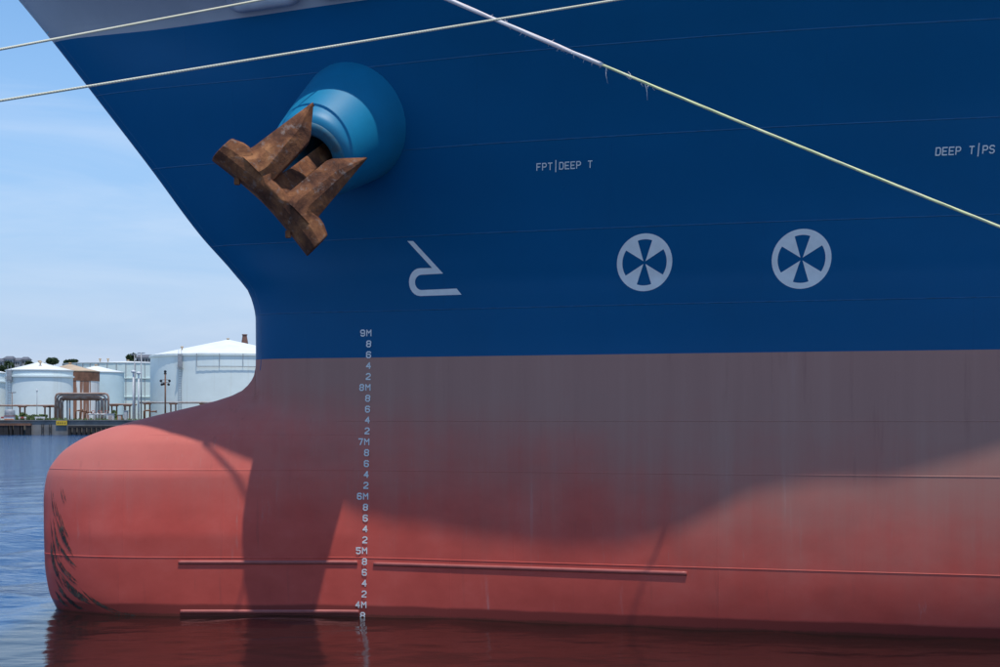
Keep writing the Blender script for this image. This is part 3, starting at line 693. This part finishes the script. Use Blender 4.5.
tank(228, 353.2, 398, 20.2, 4.4, MT['pale'], M['roof'], 'largest pale tank with tall white cone roof beside the ship stem', courses=7, ladder=-25, rings=((.97, .3),), rail=(-12, 70, .80), vents=((-40, .75),))

# pipework
def pipes(name, lst, m, parent, r=.16): 
    for p in lst: build(name, MB().tube(p, r, 8).get(), m, parent)
Yp = 331
pr_ = empty('pipe_rack', (at(82, 418, Yp).x, Yp, LZ), 'brown pipe rack arching over the yard in front of the rusty tank', 'pipe rack')
def arch(x0, x1, y, Y, r=.25):
    a = at(x0, y, Y); b = at(x1, y, Y); return [(a.x, Y, LZ), (a.x, Y, a.z-.8), (a.x+.25, Y, a.z-.2), (a.x+.8, Y, a.z), (b.x-.8, Y, b.z), (b.x-.25, Y, b.z-.2), (b.x, Y, b.z-.8), (b.x, Y, LZ)]
for i, (x0, x1, y) in enumerate(((55.5, 108.5, 393.6), (57.5, 105.5, 395.2), (60, 102, 397.6), (62.5, 99, 399.0))):
    build('arched_pipe', MB().tube(arch(x0, x1, y, Yp+.5*i), .24 if i != 2 else .34, 8).get(), M['bpipe'] if i in (0, 2) else M['pipe'], pr_)
for x in (66, 68.5, 95, 97, 103.5, 106.8):
    a = at(x, 398, Yp+.9); build('upright', MB().box((a.x, Yp+1.9, (a.z+LZ)/2), (.28, .28, a.z-LZ)).get(), M['galv'] if x < 90 else M['pipe'], pr_, smooth=False)
a, b = at(58, 399.4, Yp), at(106, 399.4, Yp); build('rack_beam', MB().box(((a.x+b.x)/2, Yp+1.2, a.z), (b.x-a.x, .35, .4)).get(), M['rustm'], pr_, smooth=False)
def pipeline(x0, x1, y, Y, m, label, sup, r=.2, rows=2):
    a, b = at(x0, y, Y), at(x1, y, Y); t = empty('pipeline', (a.x, Y, LZ), label, 'pipeline')
    for i in range(rows): build('pipe', MB().tube([(a.x, Y+i*.7, a.z-.03*i), ((a.x+b.x)/2, Y+i*.7, a.z), (b.x, Y+i*.7, b.z)], r, 8).get(), m if i == 0 else M['pipe'], t)
    for x in sup:
        c = at(x, y, Y)
        for dx in (-.55, .55): build('support_leg', MB().box((c.x+dx, Y+.3, (LZ+c.z-r)/2), (.22, .5, c.z-r-LZ)).get(), M['rustm'], t, smooth=False)
        build('support_beam', MB().box((c.x, Y+.3, c.z-r-.1), (1.6, 1.3, .2)).get(), M['rustm'], t, smooth=False)
pipeline(-20, 54, 405.6, 335, M['bpipe'], 'brown pipeline on low supports in front of the cyan ladder tank', (-8, 22, 47, 52))
pipeline(109, 136, 404.5, 338, M['bpipe'], 'short brown pipeline between pipe rack and tall pipe risers', (114, 127))
pipeline(139, 300, 402.6, 340, M['pipe'], 'long pale pipeline in front of the largest tank', (147, 173, 203, 240, 280), .22)
a0, b0 = at(88, 414.3, 326), at(109, 414.3, 326); ml = empty('pipe_manifold', (a0.x, 326, LZ), 'white pipe manifold with short risers on the quay edge', 'pipe manifold')
build('header_pipe', MB().tube([(a0.x, 326, a0.z), (b0.x+1, 326, b0.z)], .14, 8).get(), M['white'], ml)
for i in range(6): build('riser', MB().tube([(a0.x+.4+i*.85, 326, LZ), (a0.x+.4+i*.85, 326, a0.z+.35+.4*(i % 2))], .10, 8).get(), M['pipe'] if i % 2 else M['white'], ml)
for i in range(3): build('valve_wheel', MB().lathe([(.3, -.04), (.36, 0), (.3, .04), (.26, 0), (.3, -.04)], (a0.x+1.2+i*1.4, 325.7, a0.z+.5), (0, 1, 0), 14).get(), M['redp'], ml)

# risers / poles near the quay
def pole(x, y0, Y, r, m, label, head=None, name='lamp_post'):
    a = at(x, y0, Y); t = empty(name, (a.x, Y, LZ), label, 'pole')
    build('shaft', MB().tube([(a.x, Y, LZ), (a.x, Y, a.z)], [r, r*.75], 10).get(), m, t)
    build('base_plate', MB().box((a.x, Y, LZ+.1), (r*5, r*5, .2)).get(), M['galv'], t, smooth=False)
    if head == 'lamp':
        for s in (-1, 1): build('lamp_head', MB().box((a.x+s*.45, Y, a.z), (.7, .3, .2)).box((a.x+s*.2, Y, a.z-.1), (.5, .08, .08)).get(), M['galv'], t, smooth=False)
    if head == 'cap': build('riser_cap', MB().lathe([(r, a.z-.3), (r*2.2, a.z-.2), (r*2.2, a.z+.15), (0, a.z+.35)], (a.x, Y, 0), n=12).get(), M['white'], t)
    return t, a
pole(133.3, 371.5, 328, .22, M['white'], 'left white vent riser beside the tall grey poles', 'cap', 'vent_riser')
pole(138.6, 373, 328, .22, M['white'], 'right white vent riser beside the tall grey poles', 'cap', 'vent_riser')
pole(134.6, 354.5, 336, .13, M['galv'], 'tall thin grey pole rising behind the left vent riser', 'lamp')
pole(141.2, 353, 333, .17, M['galv'], 'tall dark grey lamp pole right of the vent risers', 'lamp')
pole(37, 390.5, 330, .08, M['galv'], 'thin pole with small lamp in front of cyan tank', 'cap')
pole(12.3, 392.5, 330, .08, M['rustm'], 'thin rusty pole above the grey drum', 'lamp')
pole(69.6, 408, 324.5, .16, M['rustm'], 'short rusty post on the quay edge by the yellow sign', None, 'mooring_post')
fm, a = pole(165.3, 373, 330, .2, M['rustm'], 'rusty floodlight mast with a cluster of lamps before the largest tank', None, 'floodlight_mast')
build('cross_arm', MB().box((a.x, 330, a.z-2.1), (1.9, .12, .12)).box((a.x, 330, a.z-1.5), (1.4, .1, .1)).get(), M['rustm'], fm, smooth=False)
for dx, dz in ((-.95, -1.7), (.95, -1.7), (-.75, -2.5), (.75, -2.5), (0, -.1), (0, .35), (-.3, -2.4)):
    build('floodlight', MB().lathe([(.12, .25), (.3, 0), (.3, -.12), (0, -.14)], (a.x+dx, 330, a.z+dz), (.3*dx, .8, .4), 12).get(), M['dark'], fm)

# quay front clutter
fp = empty('timber_fender', (at(17, 430, LY).x, LY-1, 0), 'dark timber jetty fender with rusty beam on the far quay', 'fender')
a, b = at(0, 425, LY-1), at(31, 425, LY-1); build('beam', MB().box(((a.x-3+b.x)/2, LY-.9, 2.25), (b.x-a.x+3, 1.0, .5)).get(), M['rustm'], fp, smooth=False)
for x, wd in ((1, 1.0), (6, 1.0), (11, .5), (17, 1.3), (22, .4), (28.5, 1.0)):
    c = at(x, 430, LY-1); build('pile', MB().box((c.x, LY-.9, .6), (wd, .8, 3.0)).get(), M['timber'], fp, smooth=False)
fp = empty('timber_fender', (at(90, 430, LY).x, LY-1, 0), 'long dark row of fender piles on the quay beside the bulb', 'fender')
a, b = at(68, 427, LY-1), at(135, 427, LY-1); build('beam', MB().box(((a.x+b.x)/2, LY-.75, 1.75), (b.x-a.x, .7, .45)).get(), M['timber'], fp, smooth=False)
for i in range(14):
    x = 69.5+i*4.8; c = at(x, 430, LY-1); build('pile', MB().box((c.x, LY-.75, .1), (.62, .6, 2.9)).get(), M['timber'], fp, smooth=False)
for i, x in enumerate((42.5, 50.2)):
    c = at(x, 430, LY-.1); t = tag(build('wall_ladder', MB().box((c.x-.15, LY-.12, 1.0), (.1, .14, 2.6)).box((c.x+.25, LY-.12, 1.0), (.1, .14, 2.6)).box((c.x+.05, LY-.1, 1.6), (.4, .08, .08)).box((c.x+.05, LY-.1, .9), (.4, .08, .08)).get(), M['timber'], smooth=False), ('iron ladder on the grey quay wall farther from the yellow sign', 'iron ladder on the grey quay wall just beside the yellow sign')[i], 'ladder')
a, b = at(56, 420.7, LY-.4), at(67, 425.2, LY-.4)
sg = empty('warning_sign', ((a.x+b.x)/2, LY-.3, b.z), 'yellow sign board with dark lettering on the quay wall', 'sign')
build('board', MB().box(((a.x+b.x)/2, LY-.32, (a.z+b.z)/2), (b.x-a.x, .08, a.z-b.z)).get(), M['yel'], sg, smooth=False)
for s in (-.8, .8): build('bracket', MB().box(((a.x+b.x)/2+s, LY-.15, (a.z+b.z)/2), (.12, .3, .9)).get(), M['galv'], sg, smooth=False)
rs = random.Random(9)
for i in range(4): build('lettering', MB().box((a.x+.42+i*.5, LY-.37, (a.z+b.z)/2), (.32, .02, .10)).box((a.x+.42+i*.5+rs.uniform(-.1, .1), LY-.37, (a.z+b.z)/2+.0), (.08, .024, .42)).get(), M['ltr'], sg, smooth=False)
c = at(9.8, 411, 326); dr = empty('drum_tank', (c.x, 326, LZ), 'small grey upright drum tank on the quay', 'drum')
build('body', MB().lathe([(0, LZ), (1.1, LZ), (1.1, LZ+2.2), (.98, LZ+2.4), (0, LZ+2.6)], (c.x, 326, 0), n=28).get(), M['galv'], dr); build('band', ring((c.x, 326), 1.09, LZ+1.2, .12, .06).get(), M['pipe'], dr, smooth=False)
c = at(9.8, 420, 323.2); bx = empty('equipment_box', (c.x, 323.2, LZ), 'orange and white equipment box below the grey drum', 'box')
build('body', MB().box((c.x, 323.2, LZ+.5), (2.1, 1, 1.0)).get(), M['white'], bx, smooth=False); build('orange_panel', MB().box((c.x, 322.66, LZ+.25), (2.0, .06, .42)).get(), M['orange'], bx, smooth=False); build('lid', MB().box((c.x, 323.2, LZ+1.06), (2.3, 1.2, .12)).get(), M['redp'], bx, smooth=False)
for i, (x, wd) in enumerate(((2.5, 1.5), (22.5, 1.7), (40, 2.2))):
    c = at(x, 419, 323.6); t = empty('road_barrier', (c.x, 323.6, LZ), ('red and white barrier beside the orange equipment box', 'red and white barrier in front of the green scrub', 'white barrier by the scrub near the yellow sign')[i], 'barrier')
    build('rail', MB().box((c.x, 323.6, LZ+.75), (wd, .12, .35)).get(), M['white'], t, smooth=False)
    for s in (-.4, .4): build('leg', MB().box((c.x+s*wd, 323.6, LZ+.35), (.12, .4, .7)).get(), M['white'], t, smooth=False)
    if i < 2: build('stripe', MB().box((c.x, 323.52, LZ+.75), (wd*.4, .05, .36)).get(), M['redp'], t, smooth=False)
for i, (x, y0, wd, m, lb) in enumerate(((111, 414, 1.3, 'white', 'white valve cabinet on the quay by the pipe manifold'), (120, 415, 1.0, 'orange', 'orange valve cabinet on the quay past the white one'), (126, 411, .8, 'galv', 'grey upright cabinet between orange cabinet and vent risers'))):
    c = at(x, y0, 325); t = empty('valve_cabinet', (c.x, 325, LZ), lb, 'cabinet'); build('body', MB().box((c.x, 325, (LZ+c.z)/2), (wd, .8, c.z-LZ)).get(), M[m], t, smooth=False); build('roof', MB().box((c.x, 325, c.z+.05), (wd+.2, 1, .12)).get(), M['galv'], t, smooth=False); build('door', MB().box((c.x, 324.58, (LZ+c.z)/2), (wd*.7, .05, (c.z-LZ)*.8)).get(), M['pipe'], t, smooth=False)
# clutter of small pipe stands
for i in range(5):
    x = (76, 80, 85, 144, 150)[i]; c = at(x, 411+i % 3, 327+i); t = empty('pipe_stand', (c.x, 327+i, LZ), ('first rusty pipe stub under the pipe rack, nearest the rusty post', 'second rusty pipe stub under the pipe rack', 'third rusty pipe stub under the rack, nearest the white manifold', 'rusty pipe stub just past the tall lamp pole', 'rusty pipe stub under the long pale pipeline')[i], 'pipe')
    build('stub', MB().tube([(c.x, 327+i, LZ), (c.x, 327+i, c.z), (c.x+.6, 327+i, c.z+.1), (c.x+1.4, 327+i, c.z+.1)], .17, 8).get(), M['rustm'], t); build('flange', MB().lathe([(.3, -.06), (.3, .06)], (c.x+1.4, 327+i, c.z+.1), (1, 0, 0), 12).get(), M['rustm'], t)

# greenery
def leaves(c, rad, n, sz, rs, lumps=7):
    V = []; F = []; c = np.array(c); L = [c+rs.uniform(-1, 1, 3)*np.array(rad)*.62 for _ in range(lumps)]
    for i in range(n):
        d = rs.normal(0, 1, 3); d /= np.linalg.norm(d); p = L[rs.randint(lumps)]+d*np.array(rad)*.48*rs.uniform(.55, 1)
        u = rs.normal(0, 1, 3); u /= np.linalg.norm(u); v = np.cross(u, rs.normal(0, 1, 3)); v /= np.linalg.norm(v); s = sz*rs.uniform(.6, 1.3); k = len(V)
        V += [p-u*s, p+v*s*.5, p+u*s, p-v*s*.5]; F.append((k, k+1, k+2, k+3))
    return V, F
def tree(x, ytop, Y, wpx, hpx, zb, label, seed):
    rs = np.random.RandomState(seed); a = at(x, ytop, Y); k = Y/FPX; rx, rz = wpx*k/2, hpx*k/2; t = empty('broadleaf_tree', (a.x, Y, zb), label, 'tree', 'trees on the hill')
    build('trunk', MB().tube([(a.x, Y, zb-1), (a.x+.2, Y, (zb+a.z)/2), (a.x, Y, a.z-rz)], [.5, .35, .15], 8).get(), M['bark'], t)
    build('crown', leaves((a.x, Y, a.z-rz), (rx, rx*.8, rz), 1500, .75, rs), M['leaf'], t, smooth=False)
for i, (x, y, Y, wp, hp, lb) in enumerate(((53, 357.5, 800, 12, 11, 'round dark tree on the skyline above the cyan ladder tank'), (71, 359.5, 810, 14, 7, 'low dark tree on the skyline above the tan roof'), (10, 361, 790, 11, 13, 'dark tree in front of the hill houses'), (30, 361, 805, 11, 9, 'dark tree at the right end of the hill houses'),
                                       (130.5, 353.5, 780, 10, 12, 'dark tree on the skyline left of the tall grey poles'), (2, 364, 785, 9, 10, 'dark tree by the first hill house'), (44, 363, 800, 9, 7, 'small dark tree between the hill houses and the round tree'))):
    tree(x, y, Y, wp, hp, 22, lb, 20+i)
def house(x0, x1, y0, y1, Y, label, rows=2, cols=4):
    a, b = at(x0, y0, Y), at(x1, y1, Y); t = empty('hill_house', ((a.x+b.x)/2, Y, b.z-6), label, 'building', 'buildings on the hill'); zc = (a.z+b.z-6)/2
    build('wall', MB().box(((a.x+b.x)/2, Y+4, zc), (b.x-a.x, 8, a.z-b.z+6)).get(), M['wallw'], t, smooth=False)
    V = [(a.x-.5, Y-.5, a.z), (b.x+.5, Y-.5, a.z), (b.x+.5, Y+8.5, a.z), (a.x-.5, Y+8.5, a.z), (a.x+.6, Y+4, a.z+1.6), (b.x-.6, Y+4, a.z+1.6)]
    build('roof', (V, [(0, 1, 5, 4), (1, 2, 5), (2, 3, 4, 5), (3, 0, 4), (3, 2, 1, 0)]), M['roofd'], t, smooth=False)
    for r in range(rows):
        for c in range(cols): build('window', MB().box((a.x+(b.x-a.x)*(c+.5)/cols, Y-.02, a.z-1.5-r*2.6), ((b.x-a.x)/cols*.55, .12, 1.3)).get(), M['dark'], t, smooth=False)
house(3, 12, 358.8, 367, 815, 'grey hill house with dark roof, tallest of the row'); house(13, 19.5, 360.5, 367, 818, 'small grey hill house in the middle of the row', 2, 3); house(20, 27, 359.5, 366, 822, 'grey hill house at the right end of the row', 2, 3); house(-6, 2.5, 361, 368, 812, 'grey hill house cut off by the picture edge', 2, 3); house(136, 151, 357.3, 362, 790, 'long dark roofed building beyond the poles', 1, 5)
# brick chimney beyond the largest tank
c = at(244.7, 334.3, 520); ch = empty('brick_chimney', (c.x, 520, LZ), 'brown tapering chimney top behind the largest white roof', 'chimney')
build('shaft', MB().lathe([(2.0, LZ), (1.35, c.z-4), (.9, c.z-1.4), (.75, c.z-.4)], (c.x, 520, 0), n=16).get(), M['brick'], ch); build('cap', MB().lathe([(.75, c.z-.4), (.95, c.z-.3), (.95, c.z), (.5, c.z)], (c.x, 520, 0), n=16).get(), M['brick'], ch)
# scrub and grass on the quay
rs = np.random.RandomState(2); V = []; F = []
for i in range(2600):
    x = rs.uniform(14, 56) if i % 4 else rs.uniform(56, 150); Y = rs.uniform(323.5, 329); X = (x-500)/FPX*Y; h = rs.uniform(.25, 1.0)*(1.25 if x < 45 else .8)*(.6+.5*math.sin(x*.5)**2); k = len(V); d = rs.uniform(-.35, .35, 2); wv = rs.uniform(.06, .16)
    V += [(X-wv, Y, LZ), (X+wv, Y+.1, LZ), (X+d[0]+wv*.6, Y+d[1], LZ+h*.7), (X+d[0]*1.5, Y+d[1], LZ+h)]; F.append((k, k+1, k+2, k+3))
tag(build('grass', (V, F), M['grass'], smooth=False), 'green scrub and grass growing along the far quay', None, kind='stuff')
c = at(8.2, 412, 327)
for i, (x, wd, hh, lb) in enumerate(((19, 2.2, 1.4, 'green bush next to the grey drum'), (26, 2.6, 1.6, 'tall green bush in front of the cyan tank'), (34, 2.4, 1.3, 'green bush below the thin lamp pole'), (43, 2.0, 1.1, 'low green bush left of the pipe rack'), (116, 1.6, 1.8, 'green bush between valve cabinets'))):
    X = at(x, 418, 329).x; t = empty('green_bush', (X, 329, LZ), lb, 'bush', 'bushes on the far quay'); build('foliage', leaves((X, 329, LZ+hh*.6), (wd*.8, 1, hh*.7), 500, .22, rs, 6), M['grass'], t, smooth=False); build('stem', MB().tube([(X, 329, LZ), (X+.1, 329, LZ+hh*.6)], [.08, .04], 6).get(), M['bark'], t)
